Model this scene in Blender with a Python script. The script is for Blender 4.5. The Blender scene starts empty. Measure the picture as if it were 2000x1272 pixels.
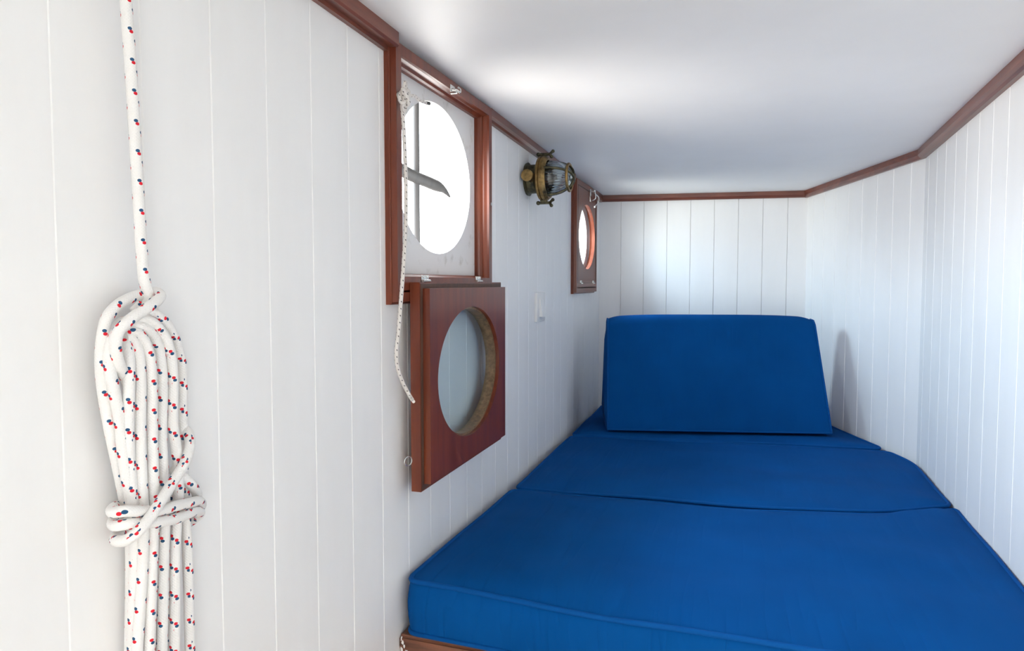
import bpy, bmesh, math, random
from mathutils import Vector, Matrix, noise

scene = bpy.context.scene
COL = scene.collection
PI = math.pi

# ------------------------------------------------------------------ camera
# the left wall is the plane x = -0.70, y runs forward along it, z is up, the lens stands at the origin
cam_data = bpy.data.cameras.new('camera')
cam = bpy.data.objects.new('camera', cam_data)
COL.objects.link(cam)
cam_data.sensor_width = 36.0
cam_data.sensor_fit = 'HORIZONTAL'
cam_data.lens = 36.0 * 1350.0 / 2000.0
cam_data.shift_y = -12.9 / 2000.0
cam_data.clip_start = 0.02
cam_data.clip_end = 200
cam.location = (0, 0, 0)
cam.rotation_euler = (math.radians(90) - 0.05265, 0, 0.31131)
scene.camera = cam

# ------------------------------------------------------------------ view
scene.view_settings.view_transform = 'Standard'
scene.view_settings.look = 'None'
scene.view_settings.gamma = 1.0
scene.view_settings.use_curve_mapping = False
scene.view_settings.exposure = 0.13
scene.cycles.max_bounces = 14
scene.cycles.diffuse_bounces = 9
scene.cycles.glossy_bounces = 4
scene.cycles.transmission_bounces = 8
scene.cycles.transparent_max_bounces = 12
scene.cycles.caustics_reflective = False
scene.cycles.caustics_refractive = False
scene.cycles.sample_clamp_indirect = 6.0

# ------------------------------------------------------------------ daylight
SKY_BLUE = (0.69, 0.85, 1.00)
SKY_HORIZON = (1.00, 1.00, 1.00)
WATER = (1.00, 0.95, 0.87)
REAR_COLOUR = (1.00, 0.985, 0.955)
REAR_LEFT = 10.8
REAR_RIGHT = 0.1
SIDE_SKY = 40.0
SIDE_WATER = 12.0
SIDE_DEEP = 1.6
GLITTER = (2.3, 0.25)
w = bpy.data.worlds.new('daylight')
scene.world = w
w.use_nodes = True
nt = w.node_tree
nt.nodes.clear()
out = nt.nodes.new('ShaderNodeOutputWorld')
bg = nt.nodes.new('ShaderNodeBackground')
tc = nt.nodes.new('ShaderNodeTexCoord')
sep = nt.nodes.new('ShaderNodeSeparateXYZ')
mr = nt.nodes.new('ShaderNodeMapRange')
ramp = nt.nodes.new('ShaderNodeValToRGB')
nt.links.new(tc.outputs['Generated'], sep.inputs[0])
nt.links.new(sep.outputs['Z'], mr.inputs['Value'])
mr.inputs['From Min'].default_value = -1.0
mr.inputs['From Max'].default_value = 1.0
nt.links.new(mr.outputs[0], ramp.inputs[0])
cr = ramp.color_ramp
cr.elements[0].position = 0.0
cr.elements[0].color = (*WATER, 1)
cr.elements[1].position = 1.0
cr.elements[1].color = (*SKY_BLUE, 1)
for p_, c_ in ((0.40, WATER), (0.50, SKY_HORIZON), (0.62, SKY_BLUE)):
    e_ = cr.elements.new(p_)
    e_.color = (*c_, 1)
def map_range(src, f0, f1, t0, t1):
    n = nt.nodes.new('ShaderNodeMapRange')
    n.interpolation_type = 'SMOOTHSTEP'
    n.inputs['From Min'].default_value = f0
    n.inputs['From Max'].default_value = f1
    for nm, v in (('To Min', t0), ('To Max', t1)):
        if isinstance(v, (int, float)):
            n.inputs[nm].default_value = v
        else:
            nt.links.new(v, n.inputs[nm])
    nt.links.new(src, n.inputs['Value'])
    return n.outputs[0]


# the sky and the sunlit water on the open side (-x) outshine the harbour behind the camera (-y)
low_level = map_range(sep.outputs['Z'], -0.70, -0.25, SIDE_DEEP, SIDE_WATER)
glitter = nt.nodes.new('ShaderNodeMath')      # the sun glitters on the water astern of the ports
glitter.operation = 'MULTIPLY'
nt.links.new(low_level, glitter.inputs[0])
nt.links.new(map_range(sep.outputs['Y'], -0.45, 0.25, GLITTER[0], GLITTER[1]), glitter.inputs[1])
side_level = map_range(sep.outputs['Z'], -0.08, 0.28, glitter.outputs[0], SIDE_SKY)
rear_level = map_range(sep.outputs['X'], -0.35, 0.30, REAR_LEFT, REAR_RIGHT)
rear_low = nt.nodes.new('ShaderNodeMath')     # straight down there is only dark water beside the hull
rear_low.operation = 'MULTIPLY'
nt.links.new(rear_level, rear_low.inputs[0])
nt.links.new(map_range(sep.outputs['Z'], -0.72, -0.35, 0.10, 1.0), rear_low.inputs[1])
level = map_range(sep.outputs['X'], -0.62, -0.42, side_level, rear_low.outputs[0])
warm = nt.nodes.new('ShaderNodeMix')
warm.data_type = 'RGBA'
warm.inputs['B'].default_value = (*REAR_COLOUR, 1)
nt.links.new(map_range(sep.outputs['X'], -0.55, -0.20, 0.0, 1.0), warm.inputs['Factor'])
nt.links.new(ramp.outputs[0], warm.inputs['A'])
nt.links.new(warm.outputs['Result'], bg.inputs['Color'])
nt.links.new(level, bg.inputs['Strength'])
nt.links.new(bg.outputs[0], out.inputs[0])
w.cycles.sampling_method = 'MANUAL'
w.cycles.sample_map_resolution = 512


def portal(name, loc, rot, sx, sy):
    """sky portal in an opening: it gives no light of its own, it only steers the sampling of the sky"""
    d = bpy.data.lights.new(name, 'AREA')
    d.shape = 'RECTANGLE'
    d.size = sx
    d.size_y = sy
    d.cycles.is_portal = True
    o = bpy.data.objects.new(name, d)
    COL.objects.link(o)
    o.location = loc
    o.rotation_euler = rot
    return o


REAR_Y = -1.8
portal('companionway_portal', (0, REAR_Y - 0.02, -0.62), (-PI / 2, 0, PI), 1.5, 2.4)
portal('porthole_portal', (-0.765, 1.617, 0.26), (0, -PI / 2, 0), 0.42, 0.50)
portal('porthole_portal', (-0.765, 3.28, 0.217), (0, -PI / 2, 0), 0.36, 0.42)


# ------------------------------------------------------------------ helpers
def put(name, bm, mat=None, parent=None, smooth=False, angle=None):
    me = bpy.data.meshes.new(name)
    bm.normal_update()
    bm.to_mesh(me)
    bm.free()
    o = bpy.data.objects.new(name, me)
    COL.objects.link(o)
    if mat is not None:
        for m in (mat if isinstance(mat, (list, tuple)) else [mat]):
            me.materials.append(m)
    if smooth:
        for p in me.polygons:
            p.use_smooth = True
        if angle is not None:
            try:
                me.set_sharp_from_angle(angle=math.radians(angle))
            except Exception:
                pass
    if parent is not None:
        o.parent = parent
        m = Matrix.Identity(4)
        q = parent
        while q is not None:
            m = q.matrix_parent_inverse @ Matrix.LocRotScale(q.location, q.rotation_euler, q.scale) @ m
            q = q.parent
        o.matrix_parent_inverse = m.inverted()
    return o


def empty(name, loc, label=None, cat=None, group=None, kind=None):
    o = bpy.data.objects.new(name, None)
    o.empty_display_size = 0.05
    COL.objects.link(o)
    o.location = loc
    tag(o, label, cat, group, kind)
    return o


def tag(o, label=None, cat=None, group=None, kind=None):
    for k, v in (('label', label), ('category', cat), ('group', group), ('kind', kind)):
        if v:
            o[k] = v
    return o


def part_label(o, text):
    o['label'] = text
    return o


def box(bm, x0, x1, y0, y1, z0, z1, bev=0.0, seg=2):
    r = bmesh.ops.create_cube(bm, size=1.0)
    vs = r['verts']
    for v in vs:
        v.co = Vector(((x0 + x1) / 2 + v.co.x * (x1 - x0), (y0 + y1) / 2 + v.co.y * (y1 - y0), (z0 + z1) / 2 + v.co.z * (z1 - z0)))
    if bev > 0:
        es = {e for v in vs for e in v.link_edges}
        bmesh.ops.bevel(bm, geom=list(es), offset=bev, segments=seg, affect='EDGES', profile=0.5)


def catmull(P, step, closed=False):
    P = [Vector(p) for p in P]
    n = len(P)
    res = []
    rng = range(n) if closed else range(n - 1)
    for i in rng:
        if closed:
            p0, p1, p2, p3 = P[(i - 1) % n], P[i], P[(i + 1) % n], P[(i + 2) % n]
        else:
            p1, p2 = P[i], P[i + 1]
            p0 = P[i - 1] if i > 0 else p1 * 2 - p2
            p3 = P[i + 2] if i + 2 < n else p2 * 2 - p1
        k = max(1, int((p2 - p1).length / step + 0.5))
        d01 = max((p1 - p0).length, 1e-5) ** 0.5
        d12 = max((p2 - p1).length, 1e-5) ** 0.5
        d23 = max((p3 - p2).length, 1e-5) ** 0.5
        m1 = (p2 - p1) + d12 * ((p1 - p0) / d01 - (p2 - p0) / (d01 + d12))
        m2 = (p2 - p1) + d12 * ((p3 - p2) / d23 - (p3 - p1) / (d12 + d23))
        for j in range(k):
            t = j / k
            res.append((2 * t**3 - 3 * t**2 + 1) * p1 + (t**3 - 2 * t**2 + t) * m1 + (-2 * t**3 + 3 * t**2) * p2 + (t**3 - t**2) * m2)
    if not closed:
        res.append(P[-1])
    return res


def tube(bm, pts, r, sides=12, closed=False, caps=True, uv=False, u0=0.0, v0=0.0):
    """sweep a circle of radius r (number or function of 0..1) along pts"""
    n = len(pts)
    lay = bm.loops.layers.uv.verify() if uv else None
    tang = []
    for i in range(n):
        a = pts[i - 1] if (i > 0 or closed) else pts[i]
        b = pts[(i + 1) % n] if (i < n - 1 or closed) else pts[i]
        tang.append((b - a).normalized())
    up = Vector((0, 0, 1)) if abs(tang[0].z) < 0.9 else Vector((0, -1, 0))
    nrm = (up - tang[0] * up.dot(tang[0])).normalized()
    rings = []
    lens = [v0]
    for i in range(n):
        if i:
            nrm = (nrm - tang[i] * nrm.dot(tang[i]))
            nrm = nrm.normalized() if nrm.length > 1e-6 else tang[i].orthogonal().normalized()
            lens.append(lens[-1] + (pts[i] - pts[i - 1]).length)
        bi = tang[i].cross(nrm)
        rr = r(i / max(1, n - 1)) if callable(r) else r
        rings.append([bm.verts.new(pts[i] + (nrm * math.cos(2 * PI * k / sides) + bi * math.sin(2 * PI * k / sides)) * rr) for k in range(sides)])
    m = n if closed else n - 1
    for i in range(m):
        A, B = rings[i], rings[(i + 1) % n]
        for k in range(sides):
            f = bm.faces.new((A[k], A[(k + 1) % sides], B[(k + 1) % sides], B[k]))
            if uv:
                va, vb = lens[i], lens[i + 1] if i + 1 < n else lens[i]
                ua, ub = k / sides + u0, (k + 1) / sides + u0
                for l, c in zip(f.loops, ((ua, va), (ub, va), (ub, vb), (ua, vb))):
                    l[lay].uv = c
    if caps and not closed:
        bm.faces.new(list(reversed(rings[0])))
        bm.faces.new(rings[-1])


def lathe_x(bm, prof, c, segs=48):
    """spin (offset along +x, radius) pairs about the x axis through c"""
    rings = []
    for (a, r) in prof:
        if r < 1e-6:
            rings.append([bm.verts.new((c[0] + a, c[1], c[2]))])
        else:
            rings.append([bm.verts.new((c[0] + a, c[1] + r * math.cos(2 * PI * k / segs), c[2] + r * math.sin(2 * PI * k / segs))) for k in range(segs)])
    for A, B in zip(rings, rings[1:]):
        for k in range(segs):
            a = [A[k % len(A)], A[(k + 1) % len(A)]] if len(A) > 1 else [A[0]]
            b = [B[(k + 1) % len(B)], B[k % len(B)]] if len(B) > 1 else [B[0]]
            if len(a) + len(b) >= 3:
                bm.faces.new(a + b)


def plate_with_oval(bm, xa, xb, y0, y1, z0, z1, cy, cz, ry, rz, n=72, inset=None):
    """rectangular board in the y-z plane from x=xa (back) to x=xb (front) with an oval hole right through"""
    ring_o, ring_h = [], []
    angs = [2 * PI * k / n for k in range(n)]
    for cyy, czz in ((y0, z0), (y1, z0), (y1, z1), (y0, z1)):      # make sure the corners are hit
        angs.append(math.atan2(czz - cz, cyy - cy) % (2 * PI))
    angs = sorted(set(round(a, 5) for a in angs))
    for a in angs:
        c, s = math.cos(a), math.sin(a)
        ty = ((y1 - cy) / c) if c > 1e-9 else (((y0 - cy) / c) if c < -1e-9 else 1e9)
        tz = ((z1 - cz) / s) if s > 1e-9 else (((z0 - cz) / s) if s < -1e-9 else 1e9)
        t = min(ty, tz)
        ring_o.append((cy + t * c, cz + t * s))
        ring_h.append((cy + ry * rz * c / math.hypot(rz * c, ry * s), cz + ry * rz * s / math.hypot(rz * c, ry * s)))
    rows = []
    for pts, x in ((ring_h, xa), (ring_o, xa), (ring_o, xb), (ring_h, xb)):
        rows.append([bm.verts.new((x, p[0], p[1])) for p in pts])
    m = len(angs)
    for i in range(4):
        A, B = rows[i], rows[(i + 1) % 4]
        for k in range(m):
            bm.faces.new((A[k], B[k], B[(k + 1) % m], A[(k + 1) % m]))
    bmesh.ops.recalc_face_normals(bm, faces=bm.faces[:])


def frame_sweep(bm, y0, y1, z0, z1, prof):
    """mitred rectangular frame: prof is a closed list of (x, inset); inset measured inward from the outer rectangle"""
    rows = []
    for (x, d) in prof:
        rows.append([bm.verts.new((x, y0 + d, z0 + d)), bm.verts.new((x, y1 - d, z0 + d)), bm.verts.new((x, y1 - d, z1 - d)), bm.verts.new((x, y0 + d, z1 - d))])
    n = len(rows)
    for i in range(n):
        A, B = rows[i], rows[(i + 1) % n]
        for k in range(4):
            bm.faces.new((A[k], A[(k + 1) % 4], B[(k + 1) % 4], B[k]))
    bmesh.ops.recalc_face_normals(bm, faces=bm.faces[:])


# ------------------------------------------------------------------ materials
def new_mat(name):
    m = bpy.data.materials.new(name)
    m.use_nodes = True
    t = m.node_tree
    b = t.nodes['Principled BSDF']
    return m, t, b


def N(t, kind, **kw):
    n = t.nodes.new(kind)
    for k, v in kw.items():
        setattr(n, k, v)
    return n


def math_node(t, op, a, b=None, c=None):
    n = t.nodes.new('ShaderNodeMath')
    n.operation = op
    for i, v in enumerate((a, b, c)):
        if v is None:
            continue
        if isinstance(v, (int, float)):
            n.inputs[i].default_value = v
        else:
            t.links.new(v, n.inputs[i])
    return n.outputs[0]


def simple(name, col, rough=0.5, metal=0.0, coat=0.0, spec=0.5):
    m, t, b = new_mat(name)
    b.inputs['Base Color'].default_value = (*col, 1)
    b.inputs['Roughness'].default_value = rough
    b.inputs['Metallic'].default_value = metal
    b.inputs['Coat Weight'].default_value = coat
    b.inputs['Coat Roughness'].default_value = 0.12
    b.inputs['Specular IOR Level'].default_value = spec
    return m


def noisy(name, c1, c2, scale=(1, 1, 1), rough=(0.4, 0.6), metal=0.0, coat=0.0, bump=0.0, detail=6.0, nscale=1.0, spec=0.5, ramp=(0.35, 0.65), bdist=0.002):
    m, t, b = new_mat(name)
    tcn = N(t, 'ShaderNodeTexCoord')
    mp = N(t, 'ShaderNodeMapping')
    mp.inputs['Scale'].default_value = scale
    t.links.new(tcn.outputs['Object'], mp.inputs[0])
    nz = N(t, 'ShaderNodeTexNoise')
    nz.inputs['Scale'].default_value = nscale
    nz.inputs['Detail'].default_value = detail
    nz.inputs['Roughness'].default_value = 0.6
    t.links.new(mp.outputs[0], nz.inputs['Vector'])
    r = N(t, 'ShaderNodeValToRGB')
    r.color_ramp.elements[0].position = ramp[0]
    r.color_ramp.elements[0].color = (*c1, 1)
    r.color_ramp.elements[1].position = ramp[1]
    r.color_ramp.elements[1].color = (*c2, 1)
    t.links.new(nz.outputs[0], r.inputs[0])
    t.links.new(r.outputs[0], b.inputs['Base Color'])
    mr_ = N(t, 'ShaderNodeMapRange')
    mr_.inputs['To Min'].default_value = rough[0]
    mr_.inputs['To Max'].default_value = rough[1]
    t.links.new(nz.outputs[0], mr_.inputs[0])
    t.links.new(mr_.outputs[0], b.inputs['Roughness'])
    b.inputs['Metallic'].default_value = metal
    b.inputs['Coat Weight'].default_value = coat
    b.inputs['Coat Roughness'].default_value = 0.15
    b.inputs['Specular IOR Level'].default_value = spec
    if bump:
        bp = N(t, 'ShaderNodeBump')
        bp.inputs['Strength'].default_value = bump
        bp.inputs['Distance'].default_value = bdist
        t.links.new(nz.outputs[0], bp.inputs['Height'])
        t.links.new(bp.outputs[0], b.inputs['Normal'])
    return m


M = {}
M['paint'] = noisy('white_gloss_paint', (0.84, 0.84, 0.83), (0.87, 0.87, 0.86), (6, 6, 1.2), (0.38, 0.50), bump=0.12, nscale=1.5, spec=0.4)
M['ceiling'] = noisy('white_ceiling_paint', (0.82, 0.82, 0.82), (0.85, 0.85, 0.85), (2, 2, 2), (0.42, 0.55), bump=0.15, nscale=1.6, detail=3, spec=0.4)
M['mahogany'] = noisy('varnished_mahogany', (0.115, 0.022, 0.009), (0.175, 0.038, 0.014), (24, 24, 1.6), (0.30, 0.42), coat=0.22, spec=0.3, bump=0.08, nscale=2.0)
M['mahogany_long'] = noisy('varnished_mahogany_lengthwise', (0.110, 0.030, 0.018), (0.190, 0.055, 0.030), (30, 2.0, 30), (0.30, 0.45), coat=0.25, bump=0.08, nscale=2.0)
M['mahogany_cross'] = noisy('varnished_mahogany_crosswise', (0.110, 0.030, 0.018), (0.190, 0.055, 0.030), (2.0, 30, 30), (0.30, 0.45), coat=0.25, bump=0.08, nscale=2.0)
M['groove_wood'] = noisy('dull_brown_wood', (0.060, 0.028, 0.018), (0.100, 0.050, 0.032), (30, 30, 3), (0.5, 0.65), bump=0.1, nscale=2.0)
M['bench_wood'] = noisy('worn_brown_wood', (0.060, 0.018, 0.008), (0.190, 0.065, 0.030), (3.0, 22, 22), (0.35, 0.6), coat=0.2, bump=0.25, nscale=2.4)
M['floor_wood'] = noisy('pale_floor_wood', (0.33, 0.25, 0.17), (0.42, 0.32, 0.23), (20, 2, 20), (0.4, 0.55), bump=0.1)
M['panel'] = noisy('weathered_white_paint', (0.60, 0.59, 0.55), (0.80, 0.80, 0.79), (14, 14, 14), (0.4, 0.6), bump=0.25, nscale=1.6, ramp=(0.26, 0.42))
M['chrome'] = simple('polished_steel', (0.72, 0.72, 0.70), 0.22, 1.0)
M['steel'] = simple('dull_steel', (0.50, 0.49, 0.47), 0.38, 1.0)
M['brass'] = noisy('tarnished_brass', (0.13, 0.085, 0.035), (0.42, 0.27, 0.10), (20, 20, 20), (0.28, 0.48), metal=0.85, bump=0.2, nscale=2.0)
M['brass_dark'] = noisy('dark_verdigris_brass', (0.035, 0.035, 0.025), (0.15, 0.13, 0.07), (30, 30, 30), (0.4, 0.6), metal=0.7, bump=0.2, nscale=2.0)
M['plastic'] = simple('white_plastic', (0.78, 0.78, 0.77), 0.35)
M['seal'] = noisy('bronze_sealant', (0.10, 0.06, 0.03), (0.24, 0.15, 0.08), (40, 40, 40), (0.35, 0.5), bump=0.3, nscale=2.0)
M['post'] = noisy('weathered_grey_wood', (0.012, 0.009, 0.007), (0.022, 0.017, 0.014), (20, 20, 2), (0.7, 0.8), nscale=2.0)
M['bulb'] = simple('frosted_bulb', (0.75, 0.76, 0.76), 0.25)
M['black'] = simple('black_tape', (0.02, 0.018, 0.018), 0.5)

# window glass: a clear sheet that passes light straight through and mirrors a little
m, t, b = new_mat('clear_glass')
t.nodes.remove(b)
o_ = t.nodes['Material Output']
tr = N(t, 'ShaderNodeBsdfTransparent')
tr.inputs[0].default_value = (0.90, 0.94, 0.95, 1)
gl = N(t, 'ShaderNodeBsdfGlossy')
gl.inputs['Roughness'].default_value = 0.03
fr = N(t, 'ShaderNodeFresnel')
fr.inputs[0].default_value = 1.5
mx = N(t, 'ShaderNodeMixShader')
geo = N(t, 'ShaderNodeNewGeometry')
t.links.new(math_node(t, 'MULTIPLY', fr.outputs[0], math_node(t, 'SUBTRACT', 1.0, geo.outputs['Backfacing'])), mx.inputs[0])
t.links.new(tr.outputs[0], mx.inputs[1])
t.links.new(gl.outputs[0], mx.inputs[2])
t.links.new(mx.outputs[0], o_.inputs[0])
M['glass'] = m
m, t, b = new_mat('ribbed_lamp_glass')
b.inputs['Base Color'].default_value = (0.80, 0.86, 0.86, 1)
b.inputs['Roughness'].default_value = 0.04
b.inputs['Transmission Weight'].default_value = 1.0
b.inputs['IOR'].default_value = 1.45
M['lamp_glass'] = m

# blue canvas
m, t, b = new_mat('blue_canvas')
tcn = N(t, 'ShaderNodeTexCoord')
nz = N(t, 'ShaderNodeTexNoise')
nz.inputs['Scale'].default_value = 5.0
nz.inputs['Detail'].default_value = 4.0
t.links.new(tcn.outputs['Object'], nz.inputs['Vector'])
r = N(t, 'ShaderNodeValToRGB')
r.color_ramp.elements[0].position = 0.3
r.color_ramp.elements[0].color = (0.0004, 0.055, 0.212, 1)
r.color_ramp.elements[1].position = 0.7
r.color_ramp.elements[1].color = (0.0006, 0.064, 0.240, 1)
t.links.new(nz.outputs[0], r.inputs[0])
t.links.new(r.outputs[0], b.inputs['Base Color'])
b.inputs['Roughness'].default_value = 0.85
b.inputs['Specular IOR Level'].default_value = 0.06
wv = N(t, 'ShaderNodeTexWave')
wv.inputs['Scale'].default_value = 260.0
wv.inputs['Distortion'].default_value = 1.0
t.links.new(tcn.outputs['Object'], wv.inputs['Vector'])
mp = N(t, 'ShaderNodeMapping')
mp.inputs['Scale'].default_value = (9, 1.6, 3)
mp.inputs['Rotation'].default_value = (0, 0, 0.25)
t.links.new(tcn.outputs['Object'], mp.inputs[0])
nz2 = N(t, 'ShaderNodeTexNoise')
nz2.inputs['Scale'].default_value = 1.0
nz2.inputs['Detail'].default_value = 2.5
t.links.new(mp.outputs[0], nz2.inputs['Vector'])
bp = N(t, 'ShaderNodeBump')
bp.inputs['Strength'].default_value = 0.08
bp.inputs['Distance'].default_value = 0.0004
t.links.new(wv.outputs['Fac'], bp.inputs['Height'])
bp2 = N(t, 'ShaderNodeBump')
bp2.inputs['Strength'].default_value = 0.6
bp2.inputs['Distance'].default_value = 0.012
t.links.new(nz2.outputs[0], bp2.inputs['Height'])
t.links.new(bp.outputs[0], bp2.inputs['Normal'])
# tight puckers that run in from the stitched front edge and from the seams
sp = N(t, 'ShaderNodeSeparateXYZ')
t.links.new(tcn.outputs['Object'], sp.inputs[0])
mp3 = N(t, 'ShaderNodeMapping')
mp3.inputs['Scale'].default_value = (26, 2.2, 4)
mp3.inputs['Rotation'].default_value = (0, 0, -0.12)
t.links.new(tcn.outputs['Object'], mp3.inputs[0])
nz3 = N(t, 'ShaderNodeTexNoise')
nz3.inputs['Scale'].default_value = 1.0
nz3.inputs['Detail'].default_value = 1.0
t.links.new(mp3.outputs[0], nz3.inputs['Vector'])
fold = math_node(t, 'POWER', math_node(t, 'SUBTRACT', 1.0, math_node(t, 'MINIMUM', math_node(t, 'MULTIPLY', math_node(t, 'ABSOLUTE', math_node(t, 'SUBTRACT', nz3.outputs[0], 0.5)), 9.0), 1.0)), 1.5)
near = math_node(t, 'ADD', 0.18, math_node(t, 'MULTIPLY', 0.82, math_node(t, 'MAXIMUM', 0.0, math_node(t, 'SUBTRACT', 1.0, math_node(t, 'MULTIPLY', math_node(t, 'SUBTRACT', sp.outputs['Y'], 1.32), 5.0)))))
bp3 = N(t, 'ShaderNodeBump')
bp3.invert = True
bp3.inputs['Strength'].default_value = 0.4
bp3.inputs['Distance'].default_value = 0.0035
t.links.new(math_node(t, 'MULTIPLY', fold, near), bp3.inputs['Height'])
t.links.new(bp2.outputs[0], bp3.inputs['Normal'])
t.links.new(bp3.outputs[0], b.inputs['Normal'])
M['canvas'] = m
M['canvas_piping'] = simple('blue_piping', (0.0006, 0.064, 0.245), 0.8, spec=0.1)


def rope_material(name, radius, period, cols, active, base, c_a, c_b, blob, dv, black_only=False):
    """braided rope: uv.x once around, uv.y metres along; flecks woven on a spiral"""
    m, t, b = new_mat(name)
    uv = N(t, 'ShaderNodeUVMap')
    sp = N(t, 'ShaderNodeSeparateXYZ')
    t.links.new(uv.outputs[0], sp.inputs[0])
    U = math_node(t, 'MULTIPLY', sp.outputs['X'], float(cols))
    colid = math_node(t, 'FLOOR', U)
    fu = math_node(t, 'SUBTRACT', math_node(t, 'FRACT', U), 0.5)
    wcell = 2 * PI * radius / cols
    xu = math_node(t, 'MULTIPLY', fu, wcell)
    V = math_node(t, 'ADD', math_node(t, 'MULTIPLY', sp.outputs['Y'], 1.0 / period), math_node(t, 'MULTIPLY', colid, dv))
    fv = math_node(t, 'SUBTRACT', math_node(t, 'FRACT', V), 0.5)
    xv = math_node(t, 'MULTIPLY', fv, period)
    # which columns carry a fleck: two out of three
    md = math_node(t, 'FLOORED_MODULO', colid, 3.0)
    act = math_node(t, 'LESS_THAN', md, active)

    def spot(cu, cv, ru, rv):
        a = math_node(t, 'DIVIDE', math_node(t, 'SUBTRACT', xu, cu), ru)
        c = math_node(t, 'DIVIDE', math_node(t, 'SUBTRACT', xv, cv), rv)
        d = math_node(t, 'ADD', math_node(t, 'MULTIPLY', a, a), math_node(t, 'MULTIPLY', c, c))
        s = math_node(t, 'LESS_THAN', d, 1.0)
        return math_node(t, 'MULTIPLY', s, act)
    s1 = spot(-blob * 0.40, blob * 0.85, blob * 1.25, blob * 0.95)
    s2 = spot(blob * 0.40, -blob * 0.85, blob * 1.25, blob * 0.95)
    mx1 = N(t, 'ShaderNodeMix', data_type='RGBA')
    mx1.inputs['A'].default_value = (*base, 1)
    mx1.inputs['B'].default_value = (*c_a, 1)
    t.links.new(s1, mx1.inputs['Factor'])
    mx2 = N(t, 'ShaderNodeMix', data_type='RGBA')
    mx2.inputs['B'].default_value = (*c_b, 1)
    t.links.new(mx1.outputs['Result'], mx2.inputs['A'])
    t.links.new(s2, mx2.inputs['Factor'])
    t.links.new(mx2.outputs['Result'], b.inputs['Base Color'])
    b.inputs['Roughness'].default_value = 0.8
    b.inputs['Specular IOR Level'].default_value = 0.25
    # braid relief
    ph1 = math_node(t, 'ADD', math_node(t, 'MULTIPLY', sp.outputs['X'], 2 * PI * 10), math_node(t, 'MULTIPLY', sp.outputs['Y'], 2 * PI / 0.0036))
    ph2 = math_node(t, 'SUBTRACT', math_node(t, 'MULTIPLY', sp.outputs['X'], 2 * PI * 10), math_node(t, 'MULTIPLY', sp.outputs['Y'], 2 * PI / 0.0036))
    h = math_node(t, 'MAXIMUM', math_node(t, 'SINE', ph1), math_node(t, 'SINE', ph2))
    bpn = N(t, 'ShaderNodeBump')
    bpn.inputs['Strength'].default_value = 0.35
    bpn.inputs['Distance'].default_value = 0.0005
    t.links.new(h, bpn.inputs['Height'])
    t.links.new(bpn.outputs[0], b.inputs['Normal'])
    return m


M['rope'] = rope_material('white_braid_with_red_and_blue_flecks', 0.0065, 0.0345, 6, 2.0, (0.82, 0.81, 0.79), (0.62, 0.012, 0.025), (0.018, 0.075, 0.16), 0.0020, 0.37)
M['cord'] = rope_material('white_cord_with_black_flecks', 0.0042, 0.0145, 4, 3.0, (0.74, 0.70, 0.66), (0.02, 0.018, 0.02), (0.02, 0.018, 0.02), 0.0009, 0.5)


# ------------------------------------------------------------------ the cabin shell
LW = -0.70                      # left wall plane


def ceil_z(y):
    return 0.545 - 0.0213 * y


FLOOR_Z = -1.62
A_ = Vector((-0.70, 3.72, 0))
B_ = Vector((0.345, 3.825, 0))
K_ = Vector((0.652, 2.87, 0))
R_ = Vector((0.612, 1.70, 0))
S_ = Vector((0.70, REAR_Y, 0))
PITCH = 0.1203

WIN1 = dict(y0=1.307, y1=1.914, z0=-0.047, cy=1.617, cz=0.260, ry=0.225, rz=0.187)
WIN2 = dict(y0=3.036, y1=3.522, z0=-0.052, cy=3.281, cz=0.217, ry=0.186, rz=0.153)
for W_ in (WIN1, WIN2):
    W_['z1'] = ceil_z((W_['y0'] + W_['y1']) / 2) - 0.004


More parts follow.
